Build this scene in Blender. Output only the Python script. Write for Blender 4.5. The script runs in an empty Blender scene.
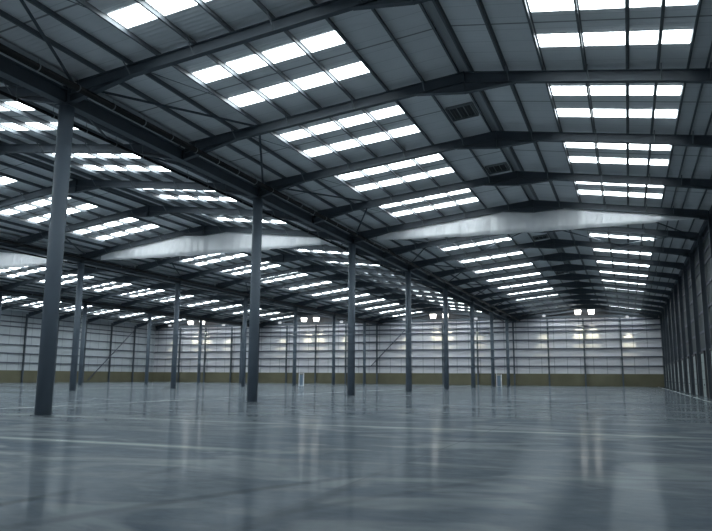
import bpy, bmesh, math, random
from mathutils import Vector, Matrix

random.seed(4)
scene = bpy.context.scene
COL = scene.collection

# ------------------------------------------------------------------ camera
FPX, YAW, PITCH, ROLL, EYE = 681.48, .3768, .1615, .0061, 1.6
cy, sy, cp, sp = math.cos(YAW), math.sin(YAW), math.cos(PITCH), math.sin(PITCH)
F = Vector((-sy * cp, cy * cp, sp))
R0 = Vector((cy, sy, 0))
U0 = R0.cross(F)
RR = R0 * math.cos(ROLL) + U0 * math.sin(ROLL)
UU = -R0 * math.sin(ROLL) + U0 * math.cos(ROLL)
cam = bpy.data.cameras.new('camera')
cam.sensor_width = 36
cam.lens = FPX * 36 / 712
cam.clip_end = 600
co = bpy.data.objects.new('camera', cam)
COL.objects.link(co)
m = Matrix((RR, UU, -F)).transposed().to_4x4()
m.translation = Vector((0, 0, EYE))
co.matrix_world = m
scene.camera = co


def seen(pts, margin=25):
    """True when the box of the points can reach the frame."""
    xs, ys = [], []
    for p in pts:
        d = Vector(p) - Vector((0, 0, EYE))
        z = d.dot(F)
        if z < .5:
            continue
        xs.append(356 + FPX * d.dot(RR) / z)
        ys.append(265.5 - FPX * d.dot(UU) / z)
    if not xs:
        return False
    return max(xs) > -margin and min(xs) < 712 + margin and max(ys) > -margin and min(ys) < 531 + margin


def seen_line(a, b, margin=25, n=40):
    a, b = Vector(a), Vector(b)
    return any(seen([a.lerp(b, k / n)], margin) for k in range(n + 1))


# ------------------------------------------------------------------ materials
def mat(name, col, rough=.6, spec=.5, metal=0.0, noise=0.0, nscale=3.0):
    m = bpy.data.materials.new(name)
    m.use_nodes = True
    nt = m.node_tree
    b = nt.nodes['Principled BSDF']
    b.inputs['Base Color'].default_value = (*col, 1)
    b.inputs['Roughness'].default_value = rough
    b.inputs['Specular IOR Level'].default_value = spec
    b.inputs['Metallic'].default_value = metal
    if noise:
        tc = nt.nodes.new('ShaderNodeTexCoord')
        n = nt.nodes.new('ShaderNodeTexNoise')
        n.inputs['Scale'].default_value = nscale
        n.inputs['Detail'].default_value = 4
        nt.links.new(tc.outputs['Object'], n.inputs['Vector'])
        r = nt.nodes.new('ShaderNodeValToRGB')
        r.color_ramp.elements[0].position = .3
        r.color_ramp.elements[1].position = .7
        r.color_ramp.elements[0].color = (*[c * (1 - noise) for c in col], 1)
        r.color_ramp.elements[1].color = (*[min(1, c * (1 + noise)) for c in col], 1)
        nt.links.new(n.outputs['Fac'], r.inputs['Fac'])
        nt.links.new(r.outputs['Color'], b.inputs['Base Color'])
    return m


def emit(name, col, strength):
    m = bpy.data.materials.new(name)
    m.use_nodes = True
    nt = m.node_tree
    nt.nodes.clear()
    e = nt.nodes.new('ShaderNodeEmission')
    e.inputs['Color'].default_value = (*col, 1)
    e.inputs['Strength'].default_value = strength
    o = nt.nodes.new('ShaderNodeOutputMaterial')
    nt.links.new(e.outputs[0], o.inputs[0])
    return m


class NB:
    """small helper for node maths"""
    def __init__(s, m):
        s.nt = m.node_tree

    def node(s, t, **kw):
        n = s.nt.nodes.new(t)
        for k, v in kw.items():
            setattr(n, k, v)
        return n

    def val(s, sock, v):
        if hasattr(v, 'is_output') or isinstance(v, bpy.types.NodeSocket):
            s.nt.links.new(v, sock)
        else:
            sock.default_value = v

    def math(s, op, a, b=None, c=None, clamp=False):
        n = s.node('ShaderNodeMath', operation=op)
        n.use_clamp = clamp
        s.val(n.inputs[0], a)
        if b is not None:
            s.val(n.inputs[1], b)
        if c is not None:
            s.val(n.inputs[2], c)
        return n.outputs[0]

    def line(s, x, pos, hw, soft):
        """1 on |x-pos|<hw, falling to 0 over soft"""
        d = s.math('ABSOLUTE', s.math('SUBTRACT', x, pos))
        n = s.node('ShaderNodeMapRange')
        s.val(n.inputs['Value'], d)
        n.inputs['From Min'].default_value = hw
        n.inputs['From Max'].default_value = hw + soft
        n.inputs['To Min'].default_value = 1
        n.inputs['To Max'].default_value = 0
        return n.outputs[0]

    def mix(s, fac, a, b):
        n = s.node('ShaderNodeMix', data_type='RGBA')
        s.val(n.inputs[0], fac)
        for sock, v in ((n.inputs[6], a), (n.inputs[7], b)):
            if isinstance(v, tuple):
                sock.default_value = (*v, 1)
            else:
                s.nt.links.new(v, sock)
        return n.outputs[2]


STEEL = mat('painted_steel', (.074, .092, .112), .5, .4, 0, .06, 1.5)
COLM = mat('column_paint', (.115, .145, .180), .55, .35, 0, .05, 1.0)
PURL = mat('purlin_galvanised', (.13, .148, .165), .4, .5)
PIPE = mat('black_pipe', (.005, .006, .007), .5, .3)
GIRT = mat('wall_rail_steel', (.085, .095, .13), .5, .4)
GUT = mat('gutter_metal', (.42, .45, .47), .6)
BRACKET = mat('bracket_zinc', (.17, .19, .21), .4, .5, .3)
DOORM = mat('dock_door_panel', (.26, .31, .31), .5, .4, 0, .04, 2)
DOORF = mat('dock_door_frame', (.05, .055, .065), .6)
LAMPB = mat('lamp_body', (.25, .27, .3), .5)
VENTM = mat('vent_metal', (.05, .055, .06), .6)
VENTS = mat('vent_slat', (.22, .24, .25), .5)
WHITEF = mat('white_frame_paint', (.68, .70, .74), .5)
BLUEP = mat('blue_grey_cabinet', (.16, .23, .30), .5)
SKY = emit('skylight_daylight', (.865, .965, 1.0), 9.0)
LAMPL = emit('lamp_glow', (1.0, .96, .90), 6.0)

DADO = mat('dado_wall', (.135, .130, .088), .8, .2, 0, .10, .35)


def sheet_mat(name, col, axis, pitch, row_joints, joint_col):
    """lined wall sheet: panel joints along one axis, row joints at heights"""
    m = mat(name, col, .55, .35)
    nb = NB(m)
    tc = nb.node('ShaderNodeTexCoord')
    sx = nb.node('ShaderNodeSeparateXYZ')
    nb.nt.links.new(tc.outputs['Object'], sx.inputs[0])
    a = sx.outputs[axis]
    z = sx.outputs['Z']
    fr = nb.math('MULTIPLY', nb.math('FRACT', nb.math('DIVIDE', a, pitch)), pitch)
    j = nb.line(fr, pitch / 2, .05, .05)
    # the row between the sixth and fourth rails is one long sheet without joints
    band = nb.line(z, 6.55, .83, .04)
    j = nb.math('MULTIPLY', j, nb.math('SUBTRACT', 1, band))
    n = nb.node('ShaderNodeTexNoise')
    n.inputs['Scale'].default_value = .5
    n.inputs['Detail'].default_value = 2
    nb.nt.links.new(tc.outputs['Object'], n.inputs['Vector'])
    base = nb.mix(n.outputs['Fac'], tuple(c * .88 for c in col), tuple(min(1, c * 1.1) for c in col))
    c = nb.mix(nb.math('MULTIPLY', j, .6), base, joint_col)
    nb.nt.links.new(c, nb.nt.nodes['Principled BSDF'].inputs['Base Color'])
    return m


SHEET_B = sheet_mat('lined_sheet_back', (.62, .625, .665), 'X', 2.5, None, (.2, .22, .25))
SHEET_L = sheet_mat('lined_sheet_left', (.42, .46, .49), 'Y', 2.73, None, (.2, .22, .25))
SHEET_R_SHADE = sheet_mat('lined_sheet_right_shaded', (.055, .07, .075), 'Y', 2.73, None, (.15, .17, .19))  # same sheet as the other walls; the side wall's shade is in the colour

X1, Y1, S, BAY, SPAN, XW = -21.74, 21.196, 16.393, 8.1965, 30.015, 5.95
YW = Y1 + 7.5 * S
I0 = -3                      # first frame behind the camera
YF = Y1 + I0 * BAY - 1.0     # front end of the modelled building
XR = 6.41                    # right wall sheet
XL = X1 - 3 * SPAN - .55     # left wall sheet


def ceiling_mat():
    col = (.84, .86, .88)
    m = mat('roof_liner', col, .55, .3)
    nb = NB(m)
    tc = nb.node('ShaderNodeTexCoord')
    sx = nb.node('ShaderNodeSeparateXYZ')
    nb.nt.links.new(tc.outputs['Object'], sx.inputs[0])
    y = nb.math('SUBTRACT', sx.outputs['Y'], Y1 - 40 * BAY)
    fr = nb.math('MULTIPLY', nb.math('FRACT', nb.math('DIVIDE', y, BAY)), BAY)
    lap = nb.line(fr, 4.15, .03, .03)           # end lap of the sheets, once a bay
    rib = nb.math('MULTIPLY', nb.math('FRACT', nb.math('DIVIDE', y, 1.0)), 1.0)
    ribs = nb.line(rib, .5, .012, .02)
    n = nb.node('ShaderNodeTexNoise')
    n.inputs['Scale'].default_value = .6
    n.inputs['Detail'].default_value = 3
    nb.nt.links.new(tc.outputs['Object'], n.inputs['Vector'])
    base = nb.mix(n.outputs['Fac'], tuple(c * .9 for c in col), tuple(c * 1.08 for c in col))
    c = nb.mix(nb.math('MULTIPLY', ribs, .25), base, (.25, .27, .28))
    c = nb.mix(nb.math('MULTIPLY', lap, .75), c, (.10, .11, .12))
    nb.nt.links.new(c, nb.nt.nodes['Principled BSDF'].inputs['Base Color'])
    bp = nb.node('ShaderNodeBump')
    bp.inputs['Strength'].default_value = .25
    w = nb.math('SINE', nb.math('MULTIPLY', sx.outputs['Y'], 2 * math.pi / .25))
    nb.nt.links.new(w, bp.inputs['Height'])
    bp.inputs['Distance'].default_value = .02
    nb.nt.links.new(bp.outputs[0], nb.nt.nodes['Principled BSDF'].inputs['Normal'])
    return m


ROOF = ceiling_mat()


def floor_mat():
    m = mat('polished_concrete', (.2, .22, .24), .2, .5)
    nb = NB(m)
    P = nb.nt.nodes['Principled BSDF']
    tc = nb.node('ShaderNodeTexCoord')
    sx = nb.node('ShaderNodeSeparateXYZ')
    nb.nt.links.new(tc.outputs['Object'], sx.inputs[0])
    X, Y = sx.outputs['X'], sx.outputs['Y']

    def noise(scale, detail=4, stretch=None, rough=.55, dist=0.0):
        n = nb.node('ShaderNodeTexNoise')
        n.inputs['Scale'].default_value = scale
        n.inputs['Detail'].default_value = detail
        n.inputs['Roughness'].default_value = rough
        n.inputs['Distortion'].default_value = dist
        if stretch:
            mp = nb.node('ShaderNodeMapping')
            mp.inputs['Scale'].default_value = stretch
            nb.nt.links.new(tc.outputs['Object'], mp.inputs[0])
            nb.nt.links.new(mp.outputs[0], n.inputs['Vector'])
        else:
            nb.nt.links.new(tc.outputs['Object'], n.inputs['Vector'])
        return n.outputs['Fac']

    def ramp(f, p0, p1):
        n = nb.node('ShaderNodeMapRange')
        nb.val(n.inputs['Value'], f)
        n.inputs['From Min'].default_value = p0
        n.inputs['From Max'].default_value = p1
        return n.outputs[0]
    big = ramp(noise(.12, 4, (.6, 1, 1)), .35, .65)
    mid = ramp(noise(.9, 6, (.55, 1.5, 1), .65, .4), .3, .7)
    base = nb.mix(big, (.068, .090, .116), (.122, .144, .164))
    base = nb.mix(nb.math('MULTIPLY', mid, .45), base, (.175, .198, .215))
    # trowel patches: pale and dark streaks
    st = ramp(noise(.35, 5, (.25, 1.6, 1), .6, .8), .55, .72)
    base = nb.mix(nb.math('MULTIPLY', st, .35), base, (.235, .25, .255))
    sp_ = ramp(noise(1.6, 2, (1, 1.8, 1)), .70, .78)
    base = nb.mix(nb.math('MULTIPLY', sp_, .45), base, (.03, .033, .036))
    fine = ramp(noise(3.2, 5, (.8, 1.2, 1), .7, .3), .36, .66)
    base = nb.mix(nb.math('MULTIPLY', fine, .38), base, (.055, .068, .080))
    patch = ramp(noise(.45, 3, (.7, 1.3, 1), .5, 1.2), .50, .64)
    base = nb.mix(nb.math('MULTIPLY', patch, .40), base, (.27, .295, .305))
    # curved tyre marks
    for cx_, cy_, r, w, k in ((-25.0, 8.0, 17.7, .05, .75), (21.1, -2.5, 28.5, .06, .6), (21.1, -2.5, 26.9, .035, .5), (-67.7, 6.6, 63.86, .035, .5),
                              (-.66, 9.6, 6.75, .12, .25), (4.5, 3.0, 9.2, .06, .3)):
        dx = nb.math('SUBTRACT', X, cx_)
        dy = nb.math('SUBTRACT', Y, cy_)
        d = nb.math('SQRT', nb.math('ADD', nb.math('MULTIPLY', dx, dx), nb.math('MULTIPLY', dy, dy)))
        l = nb.line(d, r, w, .14)
        l = nb.math('MULTIPLY', l, nb.math('MULTIPLY', ramp(noise(.25, 2), .35, .6), k))
        l = nb.math('MULTIPLY', l, nb.math('SUBTRACT', 1, ramp(Y, 8.5, 12.5), clamp=True))
        base = nb.mix(l, base, (.03, .036, .042))
    # pale filled joints
    jt = None
    pat = ramp(noise(.18, 3), .32, .55)
    wob = nb.math('MULTIPLY', nb.math('SUBTRACT', noise(.06, 1), .5), .0)
    lines = [(Y, Y1, .03, .34, .42), (Y, Y1 + S, .08, .1, .2), (Y, Y1 + 2 * S, .09, .08, .3), (Y, Y1 + 3 * S, .1, .1, .4),
             (Y, Y1 + 4.1 * S, .12, .1, .5), (Y, Y1 + 5 * S, .12, .1, .5), (Y, Y1 + 6.2 * S, .15, .1, .6), (Y, Y1 + 7.3 * S, .5, .3, .5),
             (X, -27.6, .09, .08, .75), (X, 5.2, .10, .06, .8), (X, -57.5, .1, .1, .6), (X, -84.5, .1, .1, .6)]
    for ax, p, w, s_, k in lines:
        l = nb.math('MULTIPLY', nb.line(ax, p, w, s_), nb.math('MULTIPLY', pat, k))
        jt = l if jt is None else nb.math('MAXIMUM', jt, l)
    short = nb.math('MULTIPLY', nb.line(Y, 13.4, .02, .32), nb.line(X, -12.5, 2.0, 4.5))
    jt = nb.math('MAXIMUM', jt, nb.math('MULTIPLY', short, .55))
    base = nb.mix(jt, base, (.38, .42, .40))
    # thin saw cuts
    cut = nb.math('MULTIPLY', nb.math('FRACT', nb.math('DIVIDE', nb.math('ADD', X, 200.0), 8.0)), 8.0)
    base = nb.mix(nb.math('MULTIPLY', nb.line(cut, 4, .015, .02), .4), base, (.08, .09, .1))
    nb.nt.links.new(base, P.inputs['Base Color'])
    rr = nb.math('ADD', nb.math('MULTIPLY', mid, 0.08), .085)
    rr = nb.math('ADD', rr, nb.math('MULTIPLY', jt, .25))
    nb.nt.links.new(rr, P.inputs['Roughness'])
    P.inputs['Specular IOR Level'].default_value = 0
    bp = nb.node('ShaderNodeBump')
    bp.inputs['Strength'].default_value = .05
    bp.inputs['Distance'].default_value = .01
    nb.nt.links.new(noise(2.0, 5, (1, 1, 1), .6), bp.inputs['Height'])
    nb.nt.links.new(bp.outputs[0], P.inputs['Normal'])
    # worn polish: hardly any gloss seen from above, a strong sheen at grazing angles
    gl = nb.node('ShaderNodeBsdfGlossy')
    nb.nt.links.new(rr, gl.inputs['Roughness'])
    gl.inputs['Color'].default_value = (.92, .97, 1, 1)
    lw = nb.node('ShaderNodeLayerWeight')
    lw.inputs['Blend'].default_value = .5
    fac = nb.math('MULTIPLY', nb.math('POWER', lw.outputs['Facing'], GLP), GLA, clamp=True)
    fac = nb.math('MULTIPLY', fac, nb.math('ADD', .75, nb.math('MULTIPLY', big, .35)))
    mx = nb.node('ShaderNodeMixShader')
    nb.nt.links.new(fac, mx.inputs[0])
    nb.nt.links.new(P.outputs[0], mx.inputs[1])
    nb.nt.links.new(gl.outputs[0], mx.inputs[2])
    out = [n for n in nb.nt.nodes if n.type == 'OUTPUT_MATERIAL'][0]
    nb.nt.links.new(mx.outputs[0], out.inputs[0])
    return m


GLP, GLA = 11.5, .58
FLOOR = floor_mat()


def curtain_mat():
    m = mat('curtain_fabric', (.93, .94, .96), .42, .5, .35)
    m.node_tree.nodes['Principled BSDF'].inputs['Sheen Weight'].default_value = .3
    nb = NB(m)
    nt = m.node_tree
    out = [n for n in nt.nodes if n.type == 'OUTPUT_MATERIAL'][0]
    P = nt.nodes['Principled BSDF']
    t = nt.nodes.new('ShaderNodeBsdfTranslucent')
    t.inputs['Color'].default_value = (.93, .94, .96, 1)
    mx = nt.nodes.new('ShaderNodeMixShader')
    mx.inputs[0].default_value = .42
    nt.links.new(P.outputs[0], mx.inputs[1])
    nt.links.new(t.outputs[0], mx.inputs[2])
    nt.links.new(mx.outputs[0], out.inputs[0])
    return m


CURT = curtain_mat()


# ------------------------------------------------------------------ geometry helpers
def box(bm, x0, x1, y0, y1, z0, z1):
    v = [bm.verts.new(p) for p in ((x0, y0, z0), (x1, y0, z0), (x1, y1, z0), (x0, y1, z0),
                                   (x0, y0, z1), (x1, y0, z1), (x1, y1, z1), (x0, y1, z1))]
    for f in ((3, 2, 1, 0), (4, 5, 6, 7), (0, 1, 5, 4), (1, 2, 6, 5), (2, 3, 7, 6), (3, 0, 4, 7)):
        bm.faces.new([v[i] for i in f])


def prism(bm, pts, y0, y1):
    """polygon in XZ extruded along Y"""
    a = [bm.verts.new((x, y0, z)) for x, z in pts]
    b = [bm.verts.new((x, y1, z)) for x, z in pts]
    n = len(pts)
    bm.faces.new(a)
    bm.faces.new(list(reversed(b)))
    for i in range(n):
        bm.faces.new((a[i], b[i], b[(i + 1) % n], a[(i + 1) % n]))


def bar(bm, p0, p1, w, d, up=(0, 0, 1)):
    """rectangular bar from p0 to p1, w across, d in the up direction, centred"""
    p0, p1, up = Vector(p0), Vector(p1), Vector(up)
    t = (p1 - p0).normalized()
    s = t.cross(up)
    if s.length < 1e-4:
        s = t.cross(Vector((1, 0, 0)))
    s.normalize()
    u = s.cross(t).normalized()
    r = []
    for p in (p0, p1):
        for a, b in ((-1, -1), (1, -1), (1, 1), (-1, 1)):
            r.append(bm.verts.new(p + s * (a * w / 2) + u * (b * d / 2)))
    for f in ((3, 2, 1, 0), (4, 5, 6, 7), (0, 1, 5, 4), (1, 2, 6, 5), (2, 3, 7, 6), (3, 0, 4, 7)):
        bm.faces.new([r[i] for i in f])


def tube(bm, p0, p1, r, n=12):
    p0, p1 = Vector(p0), Vector(p1)
    t = (p1 - p0).normalized()
    s = t.cross(Vector((0, 0, 1)))
    if s.length < 1e-4:
        s = Vector((1, 0, 0))
    s.normalize()
    u = s.cross(t).normalized()
    a, b = [], []
    for k in range(n):
        q = s * (r * math.cos(2 * math.pi * k / n)) + u * (r * math.sin(2 * math.pi * k / n))
        a.append(bm.verts.new(p0 + q))
        b.append(bm.verts.new(p1 + q))
    bm.faces.new(a)
    bm.faces.new(list(reversed(b)))
    for k in range(n):
        f = bm.faces.new((a[k], b[k], b[(k + 1) % n], a[(k + 1) % n]))
        f.smooth = True


def ibeam(bm, p0, p1, depth, width, tf=.025, tw=.016, up=(0, 0, 1)):
    """I section whose TOP face runs from p0 to p1"""
    p0, p1 = Vector(p0), Vector(p1)
    u = Vector(up)
    bar(bm, p0 - u * tf / 2, p1 - u * tf / 2, width, tf, up)
    bar(bm, p0 - u * (depth / 2), p1 - u * (depth / 2), tw, depth - 2 * tf, up)
    bar(bm, p0 - u * (depth - tf / 2), p1 - u * (depth - tf / 2), width, tf, up)


def finish(bm, name):
    bmesh.ops.recalc_face_normals(bm, faces=bm.faces)
    me = bpy.data.meshes.new(name)
    bm.to_mesh(me)
    bm.free()
    return me


def mesh(name, fn, m):
    bm = bmesh.new()
    fn(bm)
    me = finish(bm, name)
    me.materials.append(m)
    return me


def put(name, me, parent=None, loc=None):
    o = bpy.data.objects.new(name, me)
    COL.objects.link(o)
    if parent is not None:
        o.parent = parent
    if loc is not None:
        o.location = loc
    return o


def obj(name, fn, m, parent=None, loc=None):
    return put(name, mesh(name, fn, m), parent, loc)


def tag(o, label, cat, group=None):
    o['label'] = label
    o['category'] = cat
    if group:
        o['group'] = group
    return o


def thing(name, label, cat, loc=(0, 0, 0), group=None):
    o = bpy.data.objects.new(name, None)
    o.empty_display_size = .3
    COL.objects.link(o)
    o.location = loc
    return tag(o, label, cat, group)


def struct(o, label=None):
    o['kind'] = 'structure'
    if label:
        o['label'] = label
    return o


ORD = ['nearest', 'second', 'third', 'fourth', 'fifth', 'sixth', 'seventh', 'eighth', 'ninth', 'tenth', 'eleventh',
       'twelfth', 'thirteenth', 'fourteenth', 'fifteenth', 'sixteenth', 'seventeenth', 'eighteenth', 'nineteenth', 'twentieth']
SPANN = ['right-hand bay', 'second bay from the right', 'third bay from the right', 'far left bay']
ROWN = ['right-hand', 'middle', 'left-hand']

# ------------------------------------------------------------------ roof profile
RT = .5           # rafter depth
PD = .24          # purlin depth


class Span:
    def __init__(s, xl, xr, xm, zl, zm, zr, left, right):
        s.xl, s.xr, s.xm, s.zl, s.zm, s.zr = xl, xr, xm, zl, zm, zr
        s.left, s.right = left, right      # purlin rows

    def top(s, x):
        if x <= s.xm:
            return s.zl + (s.zm - s.zl) * (x - s.xl) / (s.xm - s.xl)
        return s.zm + (s.zr - s.zm) * (x - s.xm) / (s.xr - s.xm)

    def under(s, x):
        z = s.top(x) - RT
        z = min(z, s.hl(x), s.hr(x))
        if abs(x - s.xm) < 2.3:
            z -= .48 * (1 - abs(x - s.xm) / 2.3)
        return z

    def hl(s, x):      # left eaves haunch underside
        xe = s.xl + 3.3
        if x >= xe:
            return 99
        return 13.0 + (s.top(xe) - RT - 13.0) * (x - s.xl) / 3.3

    def hr(s, x):
        xe = s.xr - 3.3
        if x <= xe:
            return 99
        return 13.0 + (s.top(xe) - RT - 13.0) * (s.xr - x) / 3.3


ZV = 13.91
spans = [Span(X1, XW, -6.3, ZV, 15.5, 13.62,
              [-19.95, -18.5, -17.1, -15.4, -13.65, -11.85, -10.07, -8.3, -6.6],
              [-6.0, -4.4, -2.76, -1.02, .66, 1.82, 2.95, 3.62, 4.35, 5.4])]
OFF = [1.75, 3.2, 4.55, 6.3, 8.1, 9.9, 11.7, 13.3, 14.75]
for n in (1, 2, 3):
    xr = X1 - SPAN * (n - 1)
    xl = xr - SPAN
    xm = (xl + xr) / 2 - .25
    k1 = (xm - xl) / 15.0
    k2 = (xr - xm) / 15.0
    spans.append(Span(xl, xr, xm, ZV, 15.8, ZV, [xl + o * k1 for o in OFF], [xr - o * k2 for o in OFF[::-1]]))

frames = [Y1 + i * BAY for i in range(I0, 15)] + [YW - .6]

# ------------------------------------------------------------------ room shell
def quadslab(bm, pts, t):
    """pts: 4 corners of the underside; thickened upwards"""
    a = [bm.verts.new(p) for p in pts]
    b = [bm.verts.new((p[0], p[1], p[2] + t)) for p in pts]
    bm.faces.new(a)
    bm.faces.new(b[::-1])
    for i in range(4):
        bm.faces.new((a[i], b[i], b[(i + 1) % 4], a[(i + 1) % 4]))


struct(obj('floor', lambda bm: box(bm, XL - .3, XR + .3, YF - .3, YW + .3, -.3, 0), FLOOR))
for s in spans:
    xl = s.xl if s is not spans[3] else XL - .3
    xr = s.xr if s is not spans[0] else XR + .3
    struct(obj('ceiling', lambda bm: quadslab(bm, [(xl, YF - .3, s.top(xl) + PD), (s.xm, YF - .3, s.zm + PD),
                                                   (s.xm, YW + .3, s.zm + PD), (xl, YW + .3, s.top(xl) + PD)], .15), ROOF))
    struct(obj('ceiling', lambda bm: quadslab(bm, [(s.xm, YF - .3, s.zm + PD), (xr, YF - .3, s.top(xr) + PD),
                                                   (xr, YW + .3, s.top(xr) + PD), (s.xm, YW + .3, s.zm + PD)], .15), ROOF))


def gable(y0, y1):
    def fn(bm):
        pts = [(XL - .3, 2.4), (XR + .3, 2.4)]
        pts.append((XR + .3, spans[0].top(XR + .3) + PD))
        for s in spans:
            pts.append((s.xm, s.zm + PD))
            pts.append((s.xl if s is not spans[3] else XL - .3, s.top(s.xl if s is not spans[3] else XL - .3) + PD))
        prism(bm, pts, y0, y1)
    return fn


struct(obj('wall_back', gable(YW, YW + .3), SHEET_B), 'pale lined sheet wall at the far end of the hall')
struct(obj('wall_front', gable(YF - .3, YF), SHEET_B))
struct(obj('wall_left', lambda bm: box(bm, XL - .3, XL, YF, YW, 2.4, 14.2), SHEET_L))
struct(obj('wall_right', lambda bm: box(bm, XR, XR + .3, YF, YW, 2.6, 13.8), SHEET_R_SHADE))
struct(obj('trim_1', lambda bm: box(bm, XL - .3, XR + .3, YW - .12, YW + .3, 0, 2.4), DADO), 'olive brown lower band of the far wall')
struct(obj('trim_2', lambda bm: box(bm, XL - .3, XL + .12, YF, YW - .12, 0, 2.4), DADO), 'brown lower band of the left wall')
struct(obj('trim_3', lambda bm: box(bm, XR - .08, XR + .3, YF, YW - .12, 0, 2.6), DADO), 'brown lower band of the right wall')
struct(obj('trim_4', lambda bm: box(bm, XL - .3, XR + .3, YF - .3, YF, 0, 2.4), DADO))

def upper(bm):
    pts = [(XL + .05, 13.95), (XR - .05, 13.95), (XR - .05, spans[0].top(XR) + PD - .05)]
    for s in spans:
        xe = s.xl if s is not spans[3] else XL + .05
        pts += [(s.xm, s.zm + PD - .03), (xe, max(14.0, s.top(xe) + PD - .03))]
    prism(bm, pts, YW - .04, YW)


struct(obj('trim_5', upper, mat('gable_dark_strip', (.06, .068, .08), .6)), 'dark gable strip above the far wall')  # dark panel laid over the wall top so the gable reads dark

# dock doors in the right wall, one beside each column
nd = 0
for i in range(1, 15):
    y1 = Y1 + i * BAY - .45
    y0 = y1 - 3.3
    if not seen_line((XR - .1, y0, 2), (XR - .1, y1, 2)):
        continue
    nd += 1
    d = obj('door_%d' % nd, lambda bm: [box(bm, XR - .16, XR - .09, y0, y1, .02 + q * .76, .75 + q * .76) for q in range(5)], DOORM)
    struct(d)
    obj('door_frame', lambda bm: [box(bm, XR - .24, XR - .09, y0 - .14, y0, 0, 4.0), box(bm, XR - .24, XR - .09, y1, y1 + .14, 0, 4.0),
                                  box(bm, XR - .24, XR - .09, y0 - .14, y1 + .14, 3.84, 4.0)], DOORF, d)
    obj('door_handle', lambda bm: box(bm, XR - .22, XR - .16, (y0 + y1) / 2 - .12, (y0 + y1) / 2 + .12, 1.0, 1.12), DOORF, d)

# ------------------------------------------------------------------ skylights
nw = 0
for si, s in enumerate(spans):
    for side in (0, 1):
        rows = s.left if side == 0 else s.right
        if si == 0:
            ed = [-17.1, -15.4, -13.65, -11.85, -10.07] if side == 0 else [-2.76, -1.02, .66, 1.82, 2.95]
        else:
            ed = rows[2:7]
        for i in range(I0, 15):  # strips in the last bays are added to brighten the far wall
            yb = Y1 + i * BAY
            for a, b in ((2.25, 3.27), (5.17, 6.22)):
                nw += 1

                def fn(bm):
                    for k in range(4):
                        gp = .03 if si else .085
                        x0, x1 = ed[k] + gp, ed[k + 1] - gp
                        z0, z1 = s.top(x0) + PD, s.top(x1) + PD
                        quadslab(bm, [(x0, yb + a, z0 - .02), (x1, yb + a, z1 - .02), (x1, yb + b, z1 - .02), (x0, yb + b, z0 - .02)], .05)
                struct(obj('window_%d' % nw, fn, SKY), 'skylight strip of four bright panes in the roof')

# ------------------------------------------------------------------ rafters (one portal rafter per frame and hall bay)
stay_mesh = mesh('stay', lambda bm: bar(bm, (0, -.62, .02), (0, -.05, -.46), .05, .035), BRACKET)
for si, s in enumerate(spans):
    def beam_side(side):
        def fn(bm):
            if side == 0:
                ibeam(bm, (s.xl + .16, 0, s.top(s.xl + .16)), (s.xm, 0, s.zm), RT, .26)
            else:
                ibeam(bm, (s.xm, 0, s.zm), (s.xr - (.16 if si else .0), 0, s.top(s.xr - (.16 if si else .0))), RT, .26)
        return fn

    def apex(bm):
        a, d = 2.3, .48
        za, zb, zm = s.top(s.xm - a) - RT, s.top(s.xm + a) - RT, s.zm - RT
        prism(bm, [(s.xm - a, za), (s.xm, zm - d), (s.xm + a, zb), (s.xm, zm + .02)], -.012, .012)
        bar(bm, (s.xm - a, 0, za - .01), (s.xm, 0, zm - d - .01), .26, .03)
        bar(bm, (s.xm, 0, zm - d - .01), (s.xm + a, 0, zb - .01), .26, .03)
        box(bm, s.xm - .02, s.xm + .02, -.15, .15, zm - d - .02, s.zm)

    def eaves(side):
        def fn(bm):
            if side == 0:
                x0, x1 = s.xl + .16, s.xl + 3.3
                f = s.hl
            else:
                x0, x1 = s.xr - .16, s.xr - 3.3
                f = s.hr
            z0, z1 = f(x0), s.top(x1) - RT
            prism(bm, [(x0, z0), (x1, z1), (x0, s.top(x0) - RT)], -.012, .012)
            bar(bm, (x0, 0, z0), (x1, 0, z1), .26, .03)
        return fn
    mb = [mesh('rafter_beam', beam_side(k), STEEL) for k in (0, 1)]
    ma = mesh('apex_haunch', apex, STEEL)
    mh = [mesh('eaves_haunch', eaves(k), STEEL) for k in (0, 1)]
    cnt = 0
    for fi, y in enumerate(frames):
        if y < 8 or not (seen_line((s.xl, y, 13.2), (s.xm, y, 15)) or seen_line((s.xm, y, 15), (s.xr, y, 13.2))):
            continue
        lab = 'dark steel roof rafter, %s from the camera across the %s' % (ORD[cnt], SPANN[si])
        if fi == len(frames) - 1:
            lab = 'dark steel roof rafter against the far wall across the %s' % SPANN[si]
        cnt += 1
        t = thing('roof_rafter', lab, 'rafter', ((s.xl + s.xr) / 2, y, 13.0), 'roof rafters')
        off = (-(s.xl + s.xr) / 2, 0, -13.0)
        for k in (0, 1):
            put('rafter_beam', mb[k], t, off)
            put('eaves_haunch', mh[k], t, off)
        put('apex_haunch', ma, t, off)
        if si < 2 and y < 90 and fi < len(frames) - 1:
            for k, x in enumerate((s.left[1], s.left[3], s.left[5], s.left[7], s.right[1], s.right[3], s.right[5], s.right[7])):
                put('stay', stay_mesh, t, (off[0] + x + .1, 0, s.top(x) - 13.0))

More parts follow.
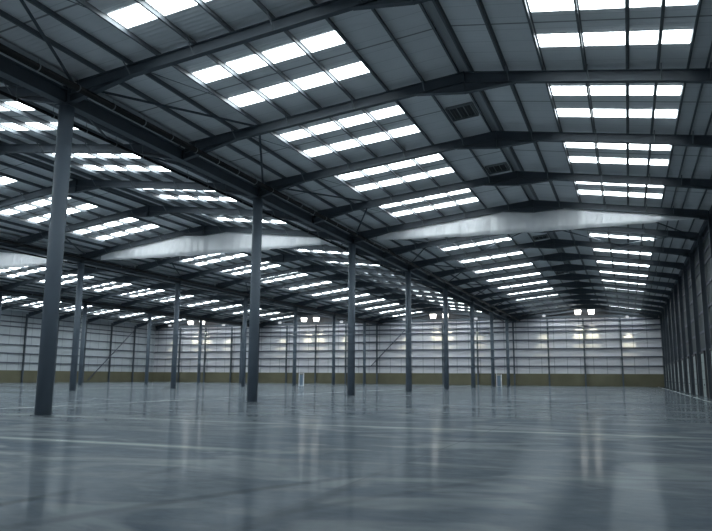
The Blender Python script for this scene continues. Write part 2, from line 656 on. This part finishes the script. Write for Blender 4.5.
# ------------------------------------------------------------------ purlins
for si, s in enumerate(spans):
    for side, rows in ((0, s.left), (1, s.right)):
        order = rows if side == 0 else rows[::-1]       # from the valley or eave up to the ridge
        for k, x in enumerate(order):
            z = s.top(x)
            sg = 1 if side == 0 else -1

            def fn(bm):
                box(bm, -.012, .012, YF + .05, YW - .05, 0, PD - .01)
                box(bm, -.075 * (sg < 0), .075 * (sg > 0), YF + .05, YW - .05, 0, .015)
                box(bm, -.075 * (sg > 0), .075 * (sg < 0), YF + .05, YW - .05, PD - .03, PD - .012)
            if side == 0:
                where = 'left slope of the ' + SPANN[si]
            else:
                where = 'right slope of the ' + SPANN[si]
            lo = ['lowest', 'second lowest', 'third lowest', 'fourth lowest', 'fifth lowest', 'sixth lowest', 'seventh lowest',
                  'eighth lowest', 'ninth lowest', 'tenth lowest'][k]
            if k == len(order) - 1:
                lo = 'topmost'
            o = obj('roof_purlin', fn, PURL, None, (x, 0, z + .004))
            tag(o, '%s long steel purlin under the %s' % (lo, where), 'purlin', 'roof purlins')

# ridge cap strips: pale folded flashing between the ridge purlins
for si, s in enumerate(spans):
    o = obj('ridge_flashing', lambda bm: prism(bm, [(s.left[-1] + .06, s.top(s.left[-1]) + .20), (s.xm, s.zm + .215), (s.right[0] - .06, s.top(s.right[0]) + .20),
                                                    (s.right[0] - .06, s.top(s.right[0]) + .17), (s.xm, s.zm + .18), (s.left[-1] + .06, s.top(s.left[-1]) + .17)], YF + .1, YW - .7), GUT)
    tag(o, 'pale folded ridge flashing along the top of the %s' % SPANN[si], 'flashing', 'ridge flashings')

# ------------------------------------------------------------------ valleys: columns, beams, gutters, pipes
shaft = mesh('shaft', lambda bm: tube(bm, (0, 0, .03), (0, 0, 12.9), .315, 32), COLM)
cap = mesh('cap_plate', lambda bm: box(bm, -.34, .34, -.34, .34, 12.9, 12.95), STEEL)
basep = mesh('base_plate', lambda bm: box(bm, -.33, .33, -.33, .33, 0, .03), STEEL)


def headbox(bm):
    box(bm, -.15, .15, -.02, .02, 12.95, 13.87)
    box(bm, -.16, -.13, -.14, .14, 12.95, 13.87)
    box(bm, .13, .16, -.14, .14, 12.95, 13.87)
    box(bm, -.02, .02, -.17, .17, 12.95, 13.87)


head = mesh('column_head', headbox, STEEL)
RK = [[], [], []]
for r in range(3):
    x = X1 - SPAN * r
    cnt = 0
    for k in range(-1, 8):
        y = Y1 + S * k
        if not seen_line((x, y, 0), (x, y, 13)):
            continue
        t = thing('steel_column', 'round blue-grey steel column, %s from the camera in the %s column row' % (ORD[cnt], ROWN[r]),
                  'column', (x, y, 0), 'steel columns')
        cnt += 1
        RK[r].append(k)
        put('shaft', shaft, t)
        put('cap_plate', cap, t)
        put('base_plate', basep, t)
        put('column_head', head, t)
    # valley beam segments between columns
    cnt = 0
    for k in range(-2, 8):
        ya, yb = Y1 + S * k + .16, Y1 + S * (k + 1) - .16
        yb = min(yb, YW - .9)
        if not seen_line((x, ya, 13), (x, yb, 13)):
            continue
        t = thing('valley_beam', 'deep steel valley beam, %s length from the camera along the %s column row' % (ORD[cnt], ROWN[r]),
                  'beam', (x, (ya + yb) / 2, 12.97), 'valley beams')
        cnt += 1
        L = (yb - ya) / 2
        obj('web', lambda bm: box(bm, -.012, .012, -L, L, .03, .63), STEEL, t)
        obj('flange', lambda bm: box(bm, -.2, .2, -L, L, 0, .03), STEEL, t)
        obj('flange', lambda bm: box(bm, -.17, .17, -L, L, .63, .66), STEEL, t)
        ym = Y1 + S * (k + .5) - (ya + yb) / 2
        obj('stiffener', lambda bm: [box(bm, -.16, .16, ym - .015, ym + .015, .03, .63), box(bm, -.16, -.13, ym - .13, ym + .13, .03, .63),
                                     box(bm, .13, .16, ym - .13, ym + .13, .03, .63)], STEEL, t)
    o = obj('valley_gutter', lambda bm: [box(bm, -.45, .45, YF + .02, YW - .4, 0, .02), box(bm, -.47, -.45, YF + .02, YW - .4, 0, .2),
                                         box(bm, .45, .47, YF + .02, YW - .4, 0, .2)], GUT, None, (x, 0, 13.89))
    tag(o, 'metal valley gutter running above the %s column row' % ROWN[r], 'gutter', 'valley gutters')
    # black drain pipes each side
    for sd, px, pz, rad in ((1, x + 1.53, 13.11, .14), (-1, x - 1.85, 13.15, .075)):
        side = 'right' if sd > 0 else 'left'
        t = thing('drain_pipe', 'black drain pipe hung along the %s side of the %s column row' % (side, ROWN[r]), 'pipe', (px, 60, pz), 'drain pipes')
        obj('pipe_run', lambda bm: tube(bm, (0, YF - 59.5, 0), (0, YW - 61.3, 0), rad, 14), PIPE, t)
        zt = spans[r + (0 if sd > 0 else 1)].top(px)
        if True:
            yy = 12.0 if r == 0 else Y1 + BAY * 1.5
            q = 0
            while yy < (75 if r == 0 else 140):
                if min(abs(yy - fy) for fy in frames) > .3 and seen([(px, yy, pz)]):
                    def fn(bm):
                        tube(bm, (0, 0, rad), (0, 0, zt - pz + .22 if sd < 0 else .35), .010, 6)
                        for a in range(10):
                            a0, a1 = math.pi * 2 * a / 10, math.pi * 2 * (a + 1) / 10
                            bar(bm, (math.cos(a0) * (rad + .012), 0, math.sin(a0) * (rad + .012)), (math.cos(a1) * (rad + .012), 0, math.sin(a1) * (rad + .012)), .018, .05, (0, 1, 0))
                    if q == 0:
                        hm = mesh('pipe_clip', fn, BRACKET)
                    q += 1
                    put('pipe_clip', hm, t, (0, yy - 60, 0))
                yy += BAY / 4 if r == 0 else BAY

# ------------------------------------------------------------------ roof bracing
def brace(p0, p1, label, r=.055, cat='brace', grp='roof braces'):
    p0, p1 = Vector(p0), Vector(p1)
    if not seen_line(p0, p1, 5):
        return
    mid = (p0 + p1) / 2
    o = obj('roof_brace', lambda bm: tube(bm, p0 - mid, p1 - mid, r, 8), STEEL, None, mid)
    tag(o, label, cat, grp)


for r in (0, 1):
    x = X1 - SPAN * r
    for sd in (1, -1):
        s = spans[r] if sd > 0 else spans[r + 1]
        side = 'right' if sd > 0 else 'left'
        xv, xs = x + sd * .45, x + sd * 4.55
        cnt = 0
        for k in range(0, 7 if r == 0 else 5):
            if k not in RK[r]:
                continue
            yc = Y1 + S * k
            zv, zs = s.top(xv) - .12, s.top(xs) - .10
            for dy, w in ((-1, 'before'), (1, 'beyond')):
                brace((xv, yc + dy * .2, zv), (xs, yc + dy * (BAY - .25), zs),
                      'slanting tube brace just %s the %s column, %s side of the %s row' % (w, ORD[RK[r].index(k)], side, ROWN[r]), .06)
zz = lambda x: spans[0].top(x) - .15
yb0 = Y1 + BAY * 5
brace((spans[0].xm - .4, yb0 + .2, zz(-6.7)), (-.2, yb0 + BAY - .3, zz(-.2)), 'slanting tube brace over the middle of the hall beyond the white curtain')
brace((-.1, yb0 + BAY - .3, zz(-.1)), (5.0, yb0 + .3, zz(5.0)), 'slanting tube brace beyond the white curtain on the right slope')
brace((-.1, yb0 - .3 - BAY + .6, zz(-.1)), (5.0, yb0 - .3, zz(5.0)), 'slanting tube brace just beyond the white curtain by the right wall')
brace((spans[0].xm - .6, yb0 + .2, zz(-6.9)), (-14.0, yb0 + BAY - .3, zz(-14.0)), 'slanting tube brace beyond the white curtain on the left slope')
# thin rod ties between the purlins near the right-hand valley
for k in range(-1, 9):
    ya = Y1 + BAY * k
    z1_, z2_ = spans[0].top(-18.5) + .07, spans[0].top(-15.4) + .07
    a = (-18.5, ya + .3, z1_)
    b = (-17.1, ya + BAY * .5, spans[0].top(-17.1) + .07)
    brace(a, (-18.5 + 1.4, ya + BAY * .55, b[2]), 'thin tie rod between purlins, bay %s of the left slope' % ORD[k + 1], .016, 'rod', 'purlin tie rods')

# ------------------------------------------------------------------ roof vents on the left slope by the ridge
for k, (y0, y1) in enumerate(((33.3, 35.0), (44.0, 45.55), (68.6, 70.1), (93.2, 94.8))):
    s = spans[0]
    x0, x1 = -8.15, -6.78
    t = thing('roof_vent', 'dark louvred roof vent beside the ridge, %s from the camera' % ORD[k], 'vent', ((x0 + x1) / 2, (y0 + y1) / 2, s.top(-7.4) + .1), 'roof vents')
    sl = (s.top(x1) - s.top(x0)) / (x1 - x0)
    hx, hy = (x1 - x0) / 2, (y1 - y0) / 2

    def fr(bm):
        for a, b in (((-hx, -hy), (hx, -hy)), ((hx, -hy), (hx, hy)), ((hx, hy), (-hx, hy)), ((-hx, hy), (-hx, -hy))):
            bar(bm, (a[0], a[1], a[0] * sl + .06), (b[0], b[1], b[0] * sl + .06), .05, .14)
    obj('vent_frame', fr, VENTS, t)
    obj('vent_tray', lambda bm: quadslab(bm, [(-hx + .03, -hy + .03, -hx * sl + .10), (hx - .03, -hy + .03, hx * sl + .10), (hx - .03, hy - .03, hx * sl + .10), (-hx + .03, hy - .03, -hx * sl + .10)], .02), VENTM, t)
    for q in range(7):
        xx = -hx + .12 + q * (2 * hx - .24) / 6
        obj('louvre', lambda bm: bar(bm, (xx, -hy + .04, xx * sl + .05), (xx, hy - .04, xx * sl + .05), .09, .012, (.5, 0, .9)), VENTM if q % 2 else VENTS, t)

# ------------------------------------------------------------------ white smoke curtains under the fifth frame
yc = Y1 + 2 * S
for si, s in enumerate(spans):
    xa, xb = (s.xl + 2.2, s.xr - 0.5) if si == 0 else (s.xl + 2.3, s.xr - 2.15)
    if not seen_line((xa, yc, 13.3), (xb, yc, 13.3)):
        continue

    def fn(bm):
        n = 340
        rows = []
        for k in range(n + 1):
            x = xa + (xb - xa) * k / n
            u = (x - s.xm) / ((xb - xa) / 2)
            zb = 12.95 + .22 * u * u + .02 * math.sin(x * 2.3)
            if si:
                zb = 12.98 + .20 * u * u + .02 * math.sin(x * 2.3)
            zt = s.top(x) - .06
            zt = max(zt - .0, s.under(x))
            zb = min(zb, zt - .02)
            row = []
            for q in range(6):
                f = q / 5
                y = yc + .24 + (.035 * math.sin(x * 3.1 + f * 1.2) + .018 * math.sin(x * 7.7 + 2 * f) + .006 * math.sin(x * 17.3)) * (.3 + .7 * f)
                row.append(bm.verts.new((x, y, zt + (zb - zt) * f)))
            rows.append(row)
        for k in range(n):
            for q in range(5):
                f = bm.faces.new((rows[k][q], rows[k + 1][q], rows[k + 1][q + 1], rows[k][q + 1]))
                f.smooth = True
    o = obj('smoke_curtain', fn, CURT)
    md = o.modifiers.new('thickness', 'SOLIDIFY')
    md.thickness = .012
    tag(o, 'long white fabric smoke curtain hanging under a rafter of the %s' % SPANN[si], 'curtain', 'white smoke curtains')

# ------------------------------------------------------------------ far wall: posts, rails, braces
GZ = [3.9, 5.7, 7.4, 9.2, 10.95, 11.85, 13.0]
GN = ['lowest', 'second lowest', 'third lowest', 'fourth lowest', 'third highest', 'second highest', 'highest']
xs = [X1 + (XW - X1) * i / 4 for i in range(3, 0, -1)] + [X1 - SPAN * n / 4 for n in range(0, 12)]


def post_fn(h):
    def fn(bm):
        box(bm, -.15, .15, -.14, -.115, 0, h)
        box(bm, -.15, .15, .115, .14, 0, h)
        box(bm, -.01, .01, -.115, .115, 0, h)
    return fn


pm = mesh('wall_post', post_fn(13.35), STEEL)
for k, x in enumerate(xs):
    o = put('wall_post', pm, None, (x, YW - .45, 0))
    tag(o, 'dark steel post standing against the far wall, %s from the right-hand corner' % (['first'] + ORD[1:])[k], 'post', 'far wall posts')
for k, z in enumerate(GZ):
    o = obj('wall_rail', lambda bm: box(bm, XL + .3, XR - .02, YW - .29, YW - .005, z - .13, z + .13), GIRT)
    tag(o, '%s horizontal steel rail across the pale far wall' % GN[k], 'rail', 'far wall rails')
zt = 13.6
o = obj('wall_rail', lambda bm: box(bm, XL + .3, XR - .75, YW - .34, YW - .005, 13.55, 13.95), STEEL)
tag(o, 'deep dark steel edge beam along the top of the far wall', 'beam')
for a, b, lab in (((-53.0, 4.0), (-44.2, 12.6), 'diagonal brace on the far wall behind the fourth column of the right-hand row'),):
    o = obj('wall_brace', lambda bm: tube(bm, (a[0], YW - .68, a[1]), (b[0], YW - .68, b[1]), .1, 10), GIRT)
    tag(o, lab, 'brace')

# left wall posts, rails, brace
cnt = 0
for i in range(14, -2, -1):
    y = Y1 + i * BAY
    if not seen_line((XL, y, 0), (XL, y, 13), 10):
        continue
    o = obj('wall_post', lambda bm: [box(bm, XL + .25, XL + .28, y - .15, y + .15, 0, 13.6), box(bm, XL + .52, XL + .55, y - .15, y + .15, 0, 13.6),
                                     box(bm, XL + .28, XL + .52, y - .01, y + .01, 0, 13.6)], STEEL)
    tag(o, 'dark steel post standing against the left wall, %s from the far corner' % (['first'] + ORD[1:])[cnt], 'post', 'left wall posts')
    cnt += 1
for k, z in enumerate(GZ):
    o = obj('wall_rail', lambda bm: box(bm, XL + .005, XL + .24, 60, YW - .35, z - .1, z + .1), GIRT)
    tag(o, '%s horizontal steel rail along the left wall' % GN[k], 'rail', 'left wall rails')
o = obj('wall_brace', lambda bm: tube(bm, (XL + .66, 120.8, .4), (XL + .66, 135.6, 12.6), .11, 10), GIRT)
tag(o, 'long diagonal brace leaning across two panels of the left wall', 'brace')

# right wall columns and rails
cnt = 0
for i in range(0, 15):
    y = Y1 + i * BAY
    if not seen_line((XW, y, 0), (XW, y, 13.6), 6):
        continue
    t = thing('wall_column', 'deep dark steel column standing against the right wall, %s from the camera' % ORD[cnt], 'column', (6.30, y, 0), 'right wall columns')
    cnt += 1
    obj('flange', lambda bm: box(bm, -.35, -.32, -.15, .15, 0, 13.6), STEEL, t)
    obj('flange', lambda bm: box(bm, .0, .03, -.15, .15, 0, 13.6), STEEL, t)
    obj('web', lambda bm: box(bm, -.32, .0, -.01, .01, 0, 13.6), STEEL, t)
    obj('knee_plate', lambda bm: prism(bm, [(-.34, 13.62), (-.34, 12.9), (-.9, 13.0), (-.9, 13.62)], -.012, .012), STEEL, t)
for k, z in enumerate([4.15] + GZ[1:]):
    o = obj('wall_rail', lambda bm: box(bm, XR - .08, XR - .002, 28, YW - .35, z - .1, z + .1), GIRT)
    tag(o, '%s horizontal steel rail along the dark right wall' % GN[k], 'rail', 'right wall rails')
o = obj('eaves_beam', lambda bm: box(bm, XR - .35, XR - .15, YF + .1, YW - .5, 13.32, 13.6), STEEL)
tag(o, 'steel eaves beam along the top of the right wall', 'beam')

# ------------------------------------------------------------------ floodlights on the far wall
def flood(x, z, big, label, tx, tz, power):
    y0 = YW - 2.6
    t = thing('floodlight', label, 'lamp', (x, y0, z), 'far wall floodlights')
    w, h = (.62, .5) if big else (.3, .18)

    def shade(bm):
        a = [bm.verts.new((i_ * w, j_ * .34, 0)) for i_, j_ in ((-1, -1), (1, -1), (1, 1), (-1, 1))]
        b = [bm.verts.new((i_ * w * .8, j_ * .28, -h * 1.7)) for i_, j_ in ((-1, -1), (1, -1), (1, 1), (-1, 1))]
        bm.faces.new(a)
        bm.faces.new(b)
        for q in range(4):
            bm.faces.new((a[q], a[(q + 1) % 4], b[(q + 1) % 4], b[q]))
    obj('lamp_housing', lambda bm: [box(bm, -w - .03, w + .03, -.37, .37, 0, .06), box(bm, -.2, .2, -.15, .15, .06, .25)], LAMPB, t)
    obj('lamp_shade', shade, LAMPL if big else LAMPG, t)
    obj('bracket', lambda bm: [bar(bm, (0, .1, .16), (0, 2.1, .16), .08, .06), bar(bm, (0, 2.1, -.2), (0, 2.1, .4), .2, .05)], LAMPB, t)
    L = bpy.data.lights.new('lamp_light', 'SPOT')
    L.energy = power
    L.color = (1.0, .93, .62)
    L.spot_size = math.radians(36)
    L.spot_blend = 1.0
    L.shadow_soft_size = .2
    lo = bpy.data.objects.new('lamp_light', L)
    COL.objects.link(lo)
    lo.parent = t
    lo.location = (0, .45, -.5)
    d = Vector((tx - x, 2.15, tz - (z - .5)))
    lo.rotation_euler = d.to_track_quat('-Z', 'Y').to_euler()


LAMPG = emit('lamp_dim_glow', (.9, .95, 1.0), .6)
pairs = [(-8.66, -6.15, 14.85), (-38.2, -35.5, 14.85), (-68.8, -65.7, 14.85), (-99.8, -96.5, 14.85)]
for k, (a, b, z) in enumerate(pairs):
    flood(a, z, True, 'left floodlight of the lit pair on the far wall, %s' % SPANN[k], a, 10.0, 3300)
    flood(b, z, True, 'right floodlight of the lit pair on the far wall, %s' % SPANN[k], b, 10.0, 3300)
    c = (a + b) / 2
    flood(c - 7.8, 14.0, False, 'small floodlight left of the lit pair on the far wall, %s' % SPANN[k], c - 8.4, 7.6, 2000)
    flood(c + 7.8, 13.8 if k else 13.4, False, 'small floodlight right of the lit pair on the far wall, %s' % SPANN[k], c + 7.8, 8.2, 2000)

# ------------------------------------------------------------------ white framed cabinets standing by two columns
def cabinet(x, y, label):
    t = thing('control_cabinet', label, 'cabinet', (x, y, 0), 'white framed cabinets by columns')
    obj('frame', lambda bm: [box(bm, -.46, -.36, -.1, .1, 0, 2.05), box(bm, .34, .46, -.1, .1, 0, 2.1), box(bm, -.36, .34, -.1, .1, 1.95, 2.05),
                             box(bm, -.36, .34, -.1, .1, 0, .06)], WHITEF, t)
    obj('cabinet_panel', lambda bm: [box(bm, -.3, .28, -.06, .12, .06, 1.85), box(bm, -.2, .18, -.09, -.06, 1.2, 1.7)], BLUEP, t)
    obj('pole', lambda bm: tube(bm, (-.41, 0, 2.05), (-.41, 0, 2.85), .045, 8), WHITEF, t)


cabinet(-50.45, 103.2, 'white framed cabinet with blue-grey panel beside a column of the middle row')
cabinet(-20.75, 119.7, 'white framed cabinet with blue-grey panel beside the seventh column of the right-hand row')

# ------------------------------------------------------------------ world and view
w = bpy.data.worlds.new('world')
scene.world = w
w.use_nodes = True
w.node_tree.nodes['Background'].inputs[0].default_value = (.7, .8, .9, 1)
w.node_tree.nodes['Background'].inputs[1].default_value = .5
vs = scene.view_settings
vs.view_transform = 'Standard'
vs.look = 'None'
vs.gamma = 1
vs.use_curve_mapping = False
vs.exposure = .2
cyc = scene.cycles
cyc.use_denoising = True
cyc.max_bounces = 8
cyc.diffuse_bounces = 5
cyc.glossy_bounces = 3
cyc.sample_clamp_indirect = 4
